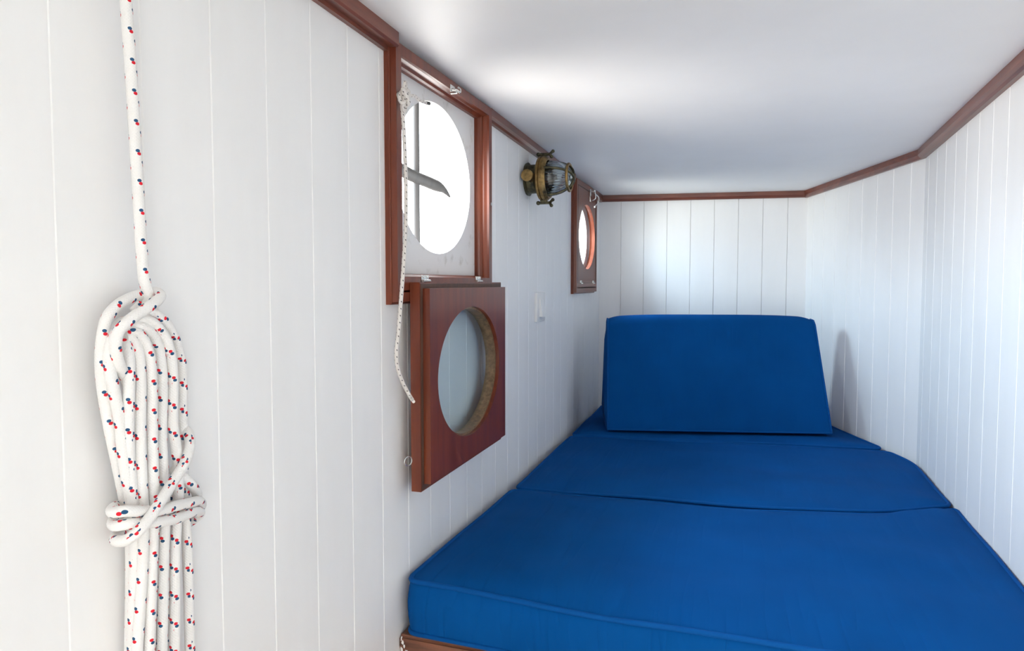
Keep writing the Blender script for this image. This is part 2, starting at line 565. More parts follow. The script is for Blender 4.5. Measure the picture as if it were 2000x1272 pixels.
def boards(name, p0, p1, first, holes=(), thick=0.05, pitch=PITCH, gw=0.0024, gd=0.0028):
    """tongue and groove boarding from p0 to p1 (plan points, room on the right hand of p0->p1), V grooves every pitch"""
    d = (p1 - p0)
    L = d.length
    d = d.normalized()
    nrm = Vector((d.y, -d.x, 0))              # towards the room
    S = [(0.0, 0.0)]
    g = first
    while g < L - gw:
        if g > gw:
            S += [(g - gw, 0.0), (g - gw * 0.35, -gd), (g + gw * 0.35, -gd), (g + gw, 0.0)]
        g += pitch
    S.append((L, 0.0))
    cuts = sorted({h for q in holes for h in q[:2]})
    for c in cuts:
        if not any(abs(s[0] - c) < 1e-6 for s in S):
            lo = max([s for s in S if s[0] < c], key=lambda s: s[0])
            hi = min([s for s in S if s[0] > c], key=lambda s: s[0])
            k = (c - lo[0]) / (hi[0] - lo[0])
            S.append((c, lo[1] + (hi[1] - lo[1]) * k))
    S.sort(key=lambda s: s[0])
    bm = bmesh.new()
    zl = sorted({FLOOR_Z - 0.02} | {z for q in holes for z in q[2:]})

    def col(s, off):
        p = p0 + d * s + nrm * off
        zs = zl + [ceil_z(p.y) + 0.02]
        return [bm.verts.new((p.x, p.y, z)) for z in zs]
    front = [col(s, o) for s, o in S]
    back = [col(s, -thick) for s, o in S]
    nz_ = len(front[0])

    def hole(i, j):
        sm = (S[i][0] + S[i + 1][0]) / 2
        for q in holes:
            if q[0] < sm < q[1] and j < len(zl) and zl[j] >= q[2] - 1e-6 and (zl[j + 1] if j + 1 < len(zl) else 9) <= q[3] + 1e-6:
                return True
        return False
    for i in range(len(S) - 1):
        for j in range(nz_ - 1):
            if hole(i, j):
                continue
            bm.faces.new((front[i][j], front[i + 1][j], front[i + 1][j + 1], front[i][j + 1]))
            bm.faces.new((back[i][j], back[i][j + 1], back[i + 1][j + 1], back[i + 1][j]))
            for (ii, jj, a, b2) in ((i, j - 1, (i, j), (i + 1, j)), (i, j + 1, (i, j + 1), (i + 1, j + 1))):
                if jj < 0 or jj > nz_ - 2 or hole(ii, jj):
                    bm.faces.new((front[a[0]][a[1]], front[b2[0]][b2[1]], back[b2[0]][b2[1]], back[a[0]][a[1]]))
            for (ii, a) in ((i - 1, i), (i + 1, i + 1)):
                if ii < 0 or ii > len(S) - 2 or hole(ii, j):
                    bm.faces.new((front[a][j], front[a][j + 1], back[a][j + 1], back[a][j]))
    bmesh.ops.recalc_face_normals(bm, faces=bm.faces[:])
    return tag(put(name, bm, M['paint']), kind='structure')


p_start = Vector((LW, REAR_Y, 0))
holes = []
for W_ in (WIN1, WIN2):
    m_ = 0.030
    holes.append((W_['y0'] + m_ - REAR_Y, W_['y1'] - m_ - REAR_Y, W_['z0'] + 0.05, W_['z1'] - 0.03))
g0 = (0.684 - REAR_Y) % PITCH
boards('wall_left', p_start, A_, g0, holes, thick=0.045, gw=0.0017, gd=0.0014)
boards('wall_back', A_, B_, 0.115, gw=0.0016, gd=0.0060)
boards('wall_right', B_, K_, 0.073)
boards('wall_right', K_, R_, 0.060)
boards('wall_right', R_, S_, 0.05)

# floor and ceiling, sheets with thickness
outline = [p_start, A_, B_, K_, R_, S_]


def slab(name, z_of, th, mat, grow=0.06):
    bm = bmesh.new()
    c = Vector((0, 1.4, 0))
    P = []
    for p in outline:
        q = p + (p - c).normalized() * grow
        if p in (p_start, S_):
            q.y = REAR_Y
        P.append(q)
    lo = [bm.verts.new((q.x, q.y, z_of(q.y))) for q in P]
    hi = [bm.verts.new((q.x, q.y, z_of(q.y) + th)) for q in P]
    bm.faces.new(lo)
    bm.faces.new(list(reversed(hi)))
    for i in range(len(P)):
        j = (i + 1) % len(P)
        bm.faces.new((lo[i], hi[i], hi[j], lo[j]))
    bmesh.ops.recalc_face_normals(bm, faces=bm.faces[:])
    return tag(put(name, bm, mat), kind='structure')


slab('ceiling', ceil_z, 0.05, M['ceiling'])
slab('floor', lambda y: FLOOR_Z, -0.05, M['floor_wood'])


# ------------------------------------------------------------------ mahogany ceiling trims
def trim(name, p0, p1, depth, height, mat, drop=0.0, bev=0.003, ext0=0.0, ext1=0.0, step=None):
    """moulding under the ceiling along p0->p1, room to the right; step adds the thin lower bead"""
    d = (p1 - p0).normalized()
    nrm = Vector((d.y, -d.x, 0))
    a, b2 = p0 - d * ext0, p1 + d * ext1
    prof = [(-0.001, 0.0), (depth, 0.0), (depth, -height * 0.62), (depth * 0.80, -height * 0.86), (depth * 0.52, -height), (-0.001, -height)]
    if step:
        prof = [(-0.001, 0.0), (depth, 0.0), (depth, -height + 0.004), (depth - 0.004, -height), (step[0], -height), (step[0], -height - step[1]), (-0.001, -height - step[1])]
    bm = bmesh.new()
    rows = []
    for p in (a, b2):
        rows.append([bm.verts.new((p.x + nrm.x * o, p.y + nrm.y * o, ceil_z(p.y) + z - drop + (0.002 if z == 0 else 0))) for o, z in prof])
    n = len(prof)
    for i in range(n):
        j = (i + 1) % n
        bm.faces.new((rows[0][i], rows[1][i], rows[1][j], rows[0][j]))
    bm.faces.new(rows[0])
    bm.faces.new(list(reversed(rows[1])))
    bmesh.ops.recalc_face_normals(bm, faces=bm.faces[:])
    return tag(put(name, bm, mat), kind='structure')


def on_left(y):
    return Vector((LW, y, 0))


trim('trim_1', on_left(REAR_Y), on_left(1.318), 0.030, 0.030, M['mahogany_long'], step=(0.010, 0.008))
trim('trim_2', on_left(WIN1['y1'] + 0.001), on_left(WIN2['y0'] - 0.001), 0.022, 0.034, M['mahogany_long'])
trim('trim_3', on_left(WIN2['y1'] + 0.001), A_, 0.022, 0.034, M['mahogany_long'])
trim('trim_4', A_, B_, 0.022, 0.033, M['mahogany_cross'])
trim('trim_5', B_, K_, 0.022, 0.034, M['mahogany_long'], ext1=0.003)
trim('trim_6', K_, R_, 0.026, 0.034, M['mahogany_long'], ext0=0.002)
trim('trim_7', R_, S_, 0.026, 0.034, M['mahogany_long'])


# ------------------------------------------------------------------ windows
def window_shell(name, W, label=None):
    """mahogany casing on the boards, moulded jamb behind it and the white outer panel with its oval port"""
    t = empty(name, (LW, (W['y0'] + W['y1']) / 2, W['z0']), kind='structure')
    y0, y1, z0, z1 = W['y0'], W['y1'], W['z0'], W['z1']
    bm = bmesh.new()
    # outer moulding steps, flat face, inner edge
    frame_sweep(bm, y0, y1, z0, z1, [(LW - 0.002, 0.0), (LW + 0.0105, 0.0), (LW + 0.0125, 0.002), (LW + 0.0125, 0.0045), (LW + 0.0250, 0.0065), (LW + 0.0250, 0.0300), (LW - 0.002, 0.0300)])
    # the wide bottom rail and the head rail
    box(bm, LW - 0.002, LW + 0.0250, y0 + 0.028, y1 - 0.028, z0 + 0.025, z0 + 0.0600, 0.001)
    put('casing', bm, M['mahogany'], t)
    bm = bmesh.new()
    a0, a1, b0, b1 = y0 + 0.030, y1 - 0.030, z0 + 0.0600, z1 - 0.030
    frame_sweep(bm, a0, a1, b0, b1, [(LW + 0.018, 0.0), (LW + 0.010, 0.0022), (LW + 0.006, 0.0022), (LW + 0.004, 0.0), (LW - 0.002, 0.0045), (LW - 0.008, 0.0068), (LW - 0.018, 0.0068), (LW - 0.018, -0.012), (LW - 0.004, -0.0005), (LW + 0.018, -0.0005)])
    put('jamb', bm, M['mahogany'], t)
    bm = bmesh.new()
    plate_with_oval(bm, LW - 0.044, LW - 0.018, a0 - 0.002, a1 + 0.002, b0 - 0.006, b1 + 0.006, W['cy'], W['cz'], W['ry'], W['rz'], n=96)
    put('port_panel', bm, M['panel'], t, smooth=True, angle=40)
    return t


win1 = window_shell('window_1', WIN1)
part_label(win1.children[2], 'white painted outer panel with oval port')


def sash_mesh(xb, xm, xf, y0, y1, z0, z1, ins, cy, cz, ry, rz):
    bm = bmesh.new()
    plate_with_oval(bm, xb, xm, y0, y1, z0, z1, cy, cz, ry * 1.0, rz * 1.0, n=96)
    plate_with_oval(bm, xm, xf, y0 + ins, y1 - ins * 0.7, z0 + ins, z1 - ins * 0.9, cy, cz, ry, rz, n=96)
    return bm


def oval_ring(bm, xa, xb, cy, cz, ry, rz, w, n=96):
    rows = []
    for x, k in ((xa, 0), (xb, 0), (xb, -w), (xa, -w)):
        rows.append([bm.verts.new((x, cy + (ry + k) * math.cos(2 * PI * i / n), cz + (rz + k) * math.sin(2 * PI * i / n))) for i in range(n)])
    for i in range(4):
        A, B = rows[i], rows[(i + 1) % 4]
        for k in range(n):
            bm.faces.new((A[k], A[(k + 1) % n], B[(k + 1) % n], B[k]))
    bmesh.ops.recalc_face_normals(bm, faces=bm.faces[:])


def oval_sheet(bm, x, th, cy, cz, ry, rz, n=96):
    f = [bm.verts.new((x, cy + ry * math.cos(2 * PI * i / n), cz + rz * math.sin(2 * PI * i / n))) for i in range(n)]
    g = [bm.verts.new((x + th, v.co.y, v.co.z)) for v in f]
    bm.faces.new(f)
    bm.faces.new(list(reversed(g)))
    for i in range(n):
        j = (i + 1) % n
        bm.faces.new((f[i], g[i], g[j], f[j]))
    bmesh.ops.recalc_face_normals(bm, faces=bm.faces[:])


# window 1: its sash is let down and hangs in front of the wall below
SX = LW + 0.0265
sash = put('sash', None or (lambda: sash_mesh(SX, SX + 0.023, SX + 0.040, 1.3675, 1.915, -0.462, 0.0005, 0.0150, 1.637, -0.224, 0.213, 0.163))(), M['mahogany'], win1, smooth=True, angle=35)
part_label(sash, 'mahogany sash with oval glass folded down against the wall')
bm = bmesh.new()
frame_sweep(bm, 1.3705, 1.912, -0.459, -0.0025, [(SX + 0.0235, 0.0), (SX + 0.0242, 0.0), (SX + 0.0242, 0.0105), (SX + 0.0235, 0.0105)])
put('rebate_strip', bm, M['groove_wood'], sash)
bm = bmesh.new()
oval_ring(bm, SX + 0.001, SX + 0.030, 1.637, -0.224, 0.213, 0.163, 0.006)
put('glazing_bead', bm, M['seal'], sash, smooth=True, angle=40)
bm = bmesh.new()
oval_sheet(bm, SX + 0.006, 0.004, 1.637, -0.224, 0.2075, 0.1575)
put('pane', bm, M['glass'], sash)
bm = bmesh.new()
ringp = [Vector((SX + 0.001 - 0.004 * (1 - math.cos(a)), 1.3680 - 0.010 * (1 - math.cos(a)), -0.392 + 0.010 * math.sin(a))) for a in [2 * PI * i / 28 for i in range(28)]]
tube(bm, ringp, 0.0013, 8, closed=True)
put('pull_ring', bm, M['chrome'], sash, smooth=True)


def hinge(parent, x, y, z, w=0.038):
    bm = bmesh.new()
    box(bm, x, x + 0.0020, y - w / 2, y + w / 2, z + 0.001, z + 0.013, 0.0006)
    tube(bm, [Vector((x + 0.0045, y - w / 2, z)), Vector((x + 0.0045, y + w / 2, z))], 0.0036, 12)
    for k in (-1, 1):
        bmesh.ops.create_uvsphere(bm, u_segments=8, v_segments=6, radius=0.0024, matrix=Matrix.Translation((x + 0.0022, y + k * w * 0.27, z + 0.0085)))
    return put('hinge', bm, M['chrome'], parent, smooth=True, angle=40)


hinge(win1, LW + 0.025, 1.445, 0.0035)
hinge(win1, LW + 0.025, 1.790, 0.0035)

# catch on the head rail
bm = bmesh.new()
box(bm, LW + 0.0250, LW + 0.0270, 1.598, 1.628, 0.470, 0.488, 0.0008)
tube(bm, catmull([(LW + 0.026, 1.604, 0.476), (LW + 0.040, 1.606, 0.474), (LW + 0.045, 1.614, 0.470), (LW + 0.042, 1.624, 0.480), (LW + 0.036, 1.625, 0.486)], 0.002), 0.0026, 10)
box(bm, LW + 0.0255, LW + 0.0430, 1.600, 1.606, 0.464, 0.470, 0.001)
put('catch', bm, M['chrome'], win1, smooth=True, angle=40)
# two small screws: right stile of the casing and an eye on the left stile
bm = bmesh.new()
lathe_x(bm, [(0.0, 0.0045), (0.0015, 0.0045), (0.0022, 0.003), (0.0022, 0.0)], (LW + 0.0250, 1.900, 0.227), 16)
put('screw', bm, M['steel'], win1, smooth=True, angle=40)
bm = bmesh.new()
ec = Vector((LW + 0.031, 1.3205, 0.3900))
lathe_x(bm, [(-0.006, 0.0), (-0.006, 0.0065), (-0.003, 0.0065), (-0.002, 0.003), (0.002, 0.0022)], ec, 14)
tube(bm, [ec + Vector((0.008 + 0.007 * math.cos(a), 0, 0.007 * math.sin(a))) for a in [2 * PI * i / 20 for i in range(20)]], 0.0017, 8, closed=True)
put('eye_screw', bm, M['steel'], win1, smooth=True, angle=40)

# window 2: sash shut
win2 = window_shell('window_2', WIN2)
s2 = (lambda: (lambda bm_: (plate_with_oval(bm_, LW + 0.0070, LW + 0.0235, WIN2['y0'] + 0.032, WIN2['y1'] - 0.032, -0.001, WIN2['z1'] - 0.032, WIN2['cy'], WIN2['cz'], WIN2['ry'], WIN2['rz'], n=96), bm_)[1])(bmesh.new()))()
sash2 = put('sash', s2, M['mahogany'], win2, smooth=True, angle=35)
bm = bmesh.new()
frame_sweep(bm, WIN2['y0'] + 0.0305, WIN2['y1'] - 0.0305, -0.0035, WIN2['z1'] - 0.0305, [(LW + 0.010, 0.0), (LW + 0.0257, 0.0), (LW + 0.0257, 0.0026), (LW + 0.010, 0.0026)])
put('sash_gap', bm, M['groove_wood'], win2)
bm = bmesh.new()
oval_sheet(bm, LW + 0.0085, 0.003, WIN2['cy'], WIN2['cz'], WIN2['ry'] - 0.001, WIN2['rz'] - 0.001)
put('pane', bm, M['glass'], sash2)
hinge(win2, LW + 0.0250, 3.13, -0.004)
hinge(win2, LW + 0.0250, 3.42, -0.004)
bm = bmesh.new()
cy_, cz_ = 3.335, WIN2['z1'] - 0.050
box(bm, LW + 0.0250, LW + 0.0285, cy_ - 0.014, cy_ + 0.014, cz_ - 0.030, cz_ + 0.030, 0.001)
tube(bm, catmull([(LW + 0.027, cy_, cz_ + 0.018), (LW + 0.044, cy_, cz_ + 0.020), (LW + 0.050, cy_, cz_ + 0.008), (LW + 0.050, cy_, cz_ - 0.016), (LW + 0.036, cy_, cz_ - 0.024)], 0.003), 0.0034, 10)
bmesh.ops.create_uvsphere(bm, u_segments=12, v_segments=8, radius=0.007, matrix=Matrix.Translation((LW + 0.046, cy_, cz_ + 0.022)))
put('catch', bm, M['chrome'], win2, smooth=True, angle=40)
bm = bmesh.new()
tube(bm, catmull([(LW + 0.050, cy_ + 0.002, cz_ + 0.008), (LW + 0.062, cy_ + 0.030, cz_ - 0.008), (LW + 0.060, cy_ + 0.030, cz_ - 0.030), (LW + 0.048, cy_ + 0.006, cz_ - 0.052)], 0.003), 0.0022, 8)
bmesh.ops.create_uvsphere(bm, u_segments=10, v_segments=8, radius=0.0048, matrix=Matrix.Translation((LW + 0.048, cy_ + 0.005, cz_ - 0.054)))
pc = put('pull_cord', bm, M['plastic'], win2, smooth=True)
part_label(pc, 'short white pull cord on the catch')

# ------------------------------------------------------------------ post and cross arm outside
mp_ = empty('mooring_post', (-1.55, 3.262, -2.4), 'grey weathered post with broken cross arm outside the open round window', 'post')
bm = bmesh.new()
tube(bm, [Vector((-1.55, 3.230, -2.4)), Vector((-1.55, 3.230, 1.6))], 0.0165, 12)
put('upright', bm, M['post'], mp_, smooth=True, angle=40)
bm = bmesh.new()
ap = catmull([(-1.585, 3.02, 0.570), (-1.55, 3.19, 0.535), (-1.525, 3.33, 0.520), (-1.51, 3.49, 0.500), (-1.50, 3.545, 0.470)], 0.03)
tube(bm, ap, lambda s: 0.030 if s < 0.75 else 0.030 - 0.100 * (s - 0.75), 12)
put('cross_arm', bm, M['post'], mp_, smooth=True, angle=40)

# ------------------------------------------------------------------ bench
bench = empty('berth_bench', (0, 2.5, FLOOR_Z), 'brown wooden berth platform with worn edge under the blue mattress', 'bench')
BT = -0.785


def prism(bm, P, z0, z1):
    lo = [bm.verts.new((p[0], p[1], z0)) for p in P]
    hi = [bm.verts.new((p[0], p[1], z1)) for p in P]
    bm.faces.new(list(reversed(lo)))
    bm.faces.new(hi)
    for i in range(len(P)):
        j = (i + 1) % len(P)
        bm.faces.new((lo[i], lo[j], hi[j], hi[i]))
    bmesh.ops.recalc_face_normals(bm, faces=bm.faces[:])


bm = bmesh.new()
prism(bm, [(-0.6975, 1.352), (0.608, 1.325), (0.609, 1.70), (0.648, 2.867), (0.342, 3.820), (-0.6975, 3.714)], BT - 0.035, BT)
bmesh.ops.bevel(bm, geom=[e for e in bm.edges if all(v.co.y < 1.36 for v in e.verts) and abs(e.verts[0].co.z - e.verts[1].co.z) < 1e-5], offset=0.006, segments=3, affect='EDGES')
put('bench_top', bm, M['bench_wood'], bench)
bm = bmesh.new()
prism(bm, [(-0.6975, 1.366), (0.605, 1.340), (0.605, 1.362), (-0.6975, 1.388)], FLOOR_Z, BT - 0.035)
put('front_panel', bm, M['bench_wood'], bench)
bm = bmesh.new()
rnd = random.Random(4)
for k in range(16):
    cx_, cz_ = -0.694 + abs(rnd.gauss(0, 0.007)), BT - 0.007 - 0.008 * k
    s_ = rnd.uniform(0.0012, 0.0035)
    c = [bm.verts.new((max(-0.6972, cx_ + s_ * math.cos(a) * rnd.uniform(.4, 1.3)), 1.3512 if cz_ > BT - 0.033 else 1.3652, cz_ + s_ * 2.2 * math.sin(a) * rnd.uniform(.4, 1.3))) for a in [2 * PI * i / 9 for i in range(9)]]
    d_ = [bm.verts.new((v.co.x, v.co.y + 0.003, v.co.z)) for v in c]
    bm.faces.new(c)
    for i in range(9):
        bm.faces.new((c[i], d_[i], d_[(i + 1) % 9], c[(i + 1) % 9]))
pt = put('paint_chips', bm, M['panel'], bench)
part_label(pt, 'flakes of old white paint')


# ------------------------------------------------------------------ cushions
def round_poly(P, r, seg=6):
    """polygon with rounded corners; r may be one number per corner"""
    out_ = []
    n = len(P)
    for i in range(n):
        p = Vector((*P[i], 0))
        a = (Vector((*P[i - 1], 0)) - p)
        b2 = (Vector((*P[(i + 1) % n], 0)) - p)
        rr = r[i] if isinstance(r, (list, tuple)) else r
        ra = min(rr, a.length * 0.45)
        rb = min(rr, b2.length * 0.45)
        s, e = p + a.normalized() * ra, p + b2.normalized() * rb
        for k in range(seg + 1):
            t_ = k / seg
            out_.append((1 - t_) ** 2 * s + 2 * t_ * (1 - t_) * p + t_ ** 2 * e)
    return out_


def dense(P, step):
    res = []
    n = len(P)
    for i in range(n):
        a, b2 = P[i], P[(i + 1) % n]
        k = max(1, int((b2 - a).length / step + 0.5))
        for j in range(k):
            res.append(a.lerp(b2, j / k))
    return res


def cushion_mesh(P, z0, z1, crown, bulge, seed, wr=0.0025, sag=None):
    """P: dense outline. returns bmesh, top loop, bottom loop"""
    bm = bmesh.new()
    n = len(P)
    c = sum(P, Vector()) / n
    offs = Vector((seed * 7.3, seed * 3.1, seed))

    def edge_dz(p):
        d = noise.noise(Vector((p.x * 3.0, p.y * 3.0, 0)) + offs) * 0.006
        if sag:
            d += sag(p)
        return d

    def outn(i):
        tdir = (P[(i + 1) % n] - P[i - 1]).normalized()
        return Vector((tdir.y, -tdir.x, 0))
    area = sum(P[i].x * P[(i + 1) % n].y - P[(i + 1) % n].x * P[i].y for i in range(n))
    sg = 1 if area > 0 else -1
    rows = []
    loops = {}
    side_k = 7
    ztop = [z1 + edge_dz(p) for p in P]
    # bottom centre row up to the rim
    rows.append([Vector((*(c.lerp(p, 0.90)).xy, z0)) for p in P])
    for k in range(side_k + 1):
        t_ = k / side_k
        row = []
        for i, p in enumerate(P):
            o = outn(i) * sg * (bulge * (math.sin(PI * t_) ** 0.8) - 0.003)
            row.append(Vector((p.x + o.x, p.y + o.y, z0 + 0.004 + (ztop[i] - z0 - 0.004) * t_)))
        rows.append(row)
        if k == 0:
            loops['bot'] = row
        if k == side_k:
            loops['top'] = row
    R_n = 26
    for k in range(1, R_n):
        s = 1 - (k / R_n) ** 1.25
        row = []
        for i, p in enumerate(P):
            q = c.lerp(p, s)
            dedge = (p - q).length
            z = ztop[i] * (s ** 3) + (z1) * (1 - s ** 3)
            z += crown * (1 - math.exp(-dedge / 0.055))
            # broad folds and tight puckers that run in from the rim
            w1 = noise.noise(Vector((q.x * 2.2, q.y * 5.0, 0.3)) + offs) * wr * 1.6
            w2 = noise.noise(Vector((q.x * 14.0 + q.y * 3.0, q.y * 2.2, 1.7)) + offs) * wr * 0.9 * math.exp(-dedge / 0.16)
            z += (w1 + w2) * min(1.0, dedge / 0.05)
            row.append(Vector((q.x, q.y, z)))
        rows.append(row)
    V = [[bm.verts.new(p) for p in row] for row in rows]
    for A, B in zip(V, V[1:]):
        for i in range(n):
            j = (i + 1) % n
            bm.faces.new((A[i], A[j], B[j], B[i]))
    bm.faces.new(V[0])
    cen = bm.verts.new(sum((v.co for v in V[-1]), Vector()) / n)
    for i in range(n):
        bm.faces.new((V[-1][i], V[-1][(i + 1) % n], cen))
    bmesh.ops.recalc_face_normals(bm, faces=bm.faces[:])
    return bm, loops['top'], loops['bot']


def piping(loop, r, name, parent, sides=8):
    bm = bmesh.new()
    tube(bm, loop, r, sides, closed=True)
    return put(name, bm, M['canvas_piping'], parent, smooth=True)


def cushion(name, P, rad, z0, z1, label, seed, crown=0.020, bulge=0.008, sag=None, group=None, wr=0.006):
    z0 += 0.0015
    Q = dense(round_poly(P, rad), 0.014)
    c = sum(Q, Vector()) / len(Q)
    root = empty(name, (c.x, c.y, z0), label, 'cushion', group)
    bm, top, bot = cushion_mesh(Q, z0, z1, crown, bulge, seed, wr, sag)
    put('cover', bm, M['canvas'], root, smooth=True, angle=60)
    piping([p.copy() for p in top], 0.0058, 'piping', root)
    piping([p + Vector((0, 0, 0.003)) + (p - Vector((c.x, c.y, p.z))).normalized() * 0.003 for p in bot], 0.0052, 'piping', root)
    return root


CT = -0.662
cushion('seat_cushion', [(-0.684, 1.352), (0.10, 1.322), (0.596, 1.318), (0.604, 1.70), (0.630, 2.298), (0.43, 2.169), (0.15, 2.109), (-0.665, 2.067)],
        [0.035, 0.2, 0.04, 0.1, 0.03, 0.12, 0.25, 0.03], BT, CT, 'large blue mattress cushion nearest the front edge of the wooden berth', 1.0, crown=0.016,
        sag=lambda p: -0.004 * math.exp(-((p.x + 0.1) ** 2) / 0.1))
cushion('seat_cushion', [(-0.665, 2.095), (0.15, 2.138), (0.43, 2.200), (0.628, 2.335), (0.634, 2.84), (0.585, 3.01), (-0.665, 2.895)],
        [0.03, 0.25, 0.12, 0.03, 0.08, 0.05, 0.03], BT, CT - 0.002, 'middle blue mattress cushion in front of the upright backrest', 2.0, crown=0.014)
cushion('seat_cushion', [(-0.665, 2.915), (0.578, 3.032), (0.335, 3.77), (-0.672, 3.67)],
        [0.03, 0.05, 0.05, 0.04], BT, CT - 0.002, 'rear blue mattress cushion under the upright backrest by the back wall', 3.0, crown=0.012)

# backrest: a wedge bolster that stands on the rear cushion
B0 = Vector((-0.515, 2.960, 0))
B1 = Vector((0.402, 3.175, 0))
bd = (B1 - B0).normalized()
bn = Vector((-bd.y, bd.x, 0))          # towards the back wall
zb = CT + 0.021
HB = 0.485
back = empty('backrest_cushion', ((B0 + B1) / 2 + bn * 0.1 + Vector((0, 0, zb)))[:], 'upright blue wedge backrest cushion leaning at the far end of the berth', 'cushion')
Lb = (B1 - B0).length


def side_pt(t_, s):
    """s along the width 0..1, t_ around the side profile"""
    return None


prof_b = [(0.0, 0.0), (0.105, 0.24), (0.205, 0.470), (0.225, 0.489), (0.262, 0.492), (0.290, 0.475), (0.335, 0.24), (0.385, 0.0)]
prof_d = []
for i in range(len(prof_b)):
    a, b2 = Vector((*prof_b[i], 0)), Vector((*prof_b[(i + 1) % len(prof_b)], 0))
    k = max(1, int((b2 - a).length / 0.02 + 0.5))
    for j in range(k):
        prof_d.append(a.lerp(b2, j / k))
bm = bmesh.new()
NS = 48
rows = []
pc_ = sum(prof_d, Vector()) / len(prof_d)


def wedge_pt(p, s):
    u_ = s * 2 - 1
    puff = (1 - abs(u_) ** 4)
    q = pc_.lerp(p, 1.0)
    d = (p - pc_)
    q = q + d.normalized() * 0.012 * puff if p.y > 0.01 else q
    nar = 0.010 * (p.y / 0.49)                        # slightly narrower at the top
    x_ = nar + (Lb - 2 * nar) * s
    drop = -0.010 * (max(0.0, abs(u_) - 0.86) / 0.14) ** 2 * (p.y / 0.49)
    if p.y > 0.01 and p.x < 0.25:
        wv_ = noise.noise(Vector((s * 5, p.y * 5, 2.2))) * 0.004 * puff
        q = q + d.normalized() * wv_
    return B0 + bd * x_ + bn * q.x + Vector((0, 0, zb + q.y * 0.978 + drop))


for k in range(NS + 1):
    s = k / NS
    s = 0.5 - 0.5 * math.cos(PI * s) * (0.35) - 0.5 * (1 - 2 * s) * 0.65 if True else s
    rows.append([bm.verts.new(wedge_pt(p, s)) for p in prof_d])
m_ = len(prof_d)
for A, B in zip(rows, rows[1:]):
    for i in range(m_):
        j = (i + 1) % m_
        bm.faces.new((A[i], A[j], B[j], B[i]))
for A, sgn in ((rows[0], -1), (rows[-1], 1)):
    c = sum((v.co for v in A), Vector()) / m_
    mid = [bm.verts.new(c.lerp(v.co, 0.7) + bd * sgn * 0.012) for v in A]
    cc = bm.verts.new(c + bd * sgn * 0.016)
    for i in range(m_):
        j = (i + 1) % m_
        bm.faces.new((A[i], A[j], mid[j], mid[i]))
        bm.faces.new((mid[i], mid[j], cc))
side_l = [v.co.copy() for v in rows[0]]
side_r = [v.co.copy() for v in rows[-1]]
bot_l = [r_[0].co.copy() for r_ in rows]
bmesh.ops.recalc_face_normals(bm, faces=bm.faces[:])
put('cover', bm, M['canvas'], back, smooth=True, angle=50)
piping(side_l, 0.0048, 'piping', back)
piping(side_r, 0.0048, 'piping', back)
bm = bmesh.new()
tube(bm, [p + Vector((0, 0, 0.003)) for p in bot_l], 0.0045, 8)
put('piping', bm, M['canvas_piping'], back, smooth=True)

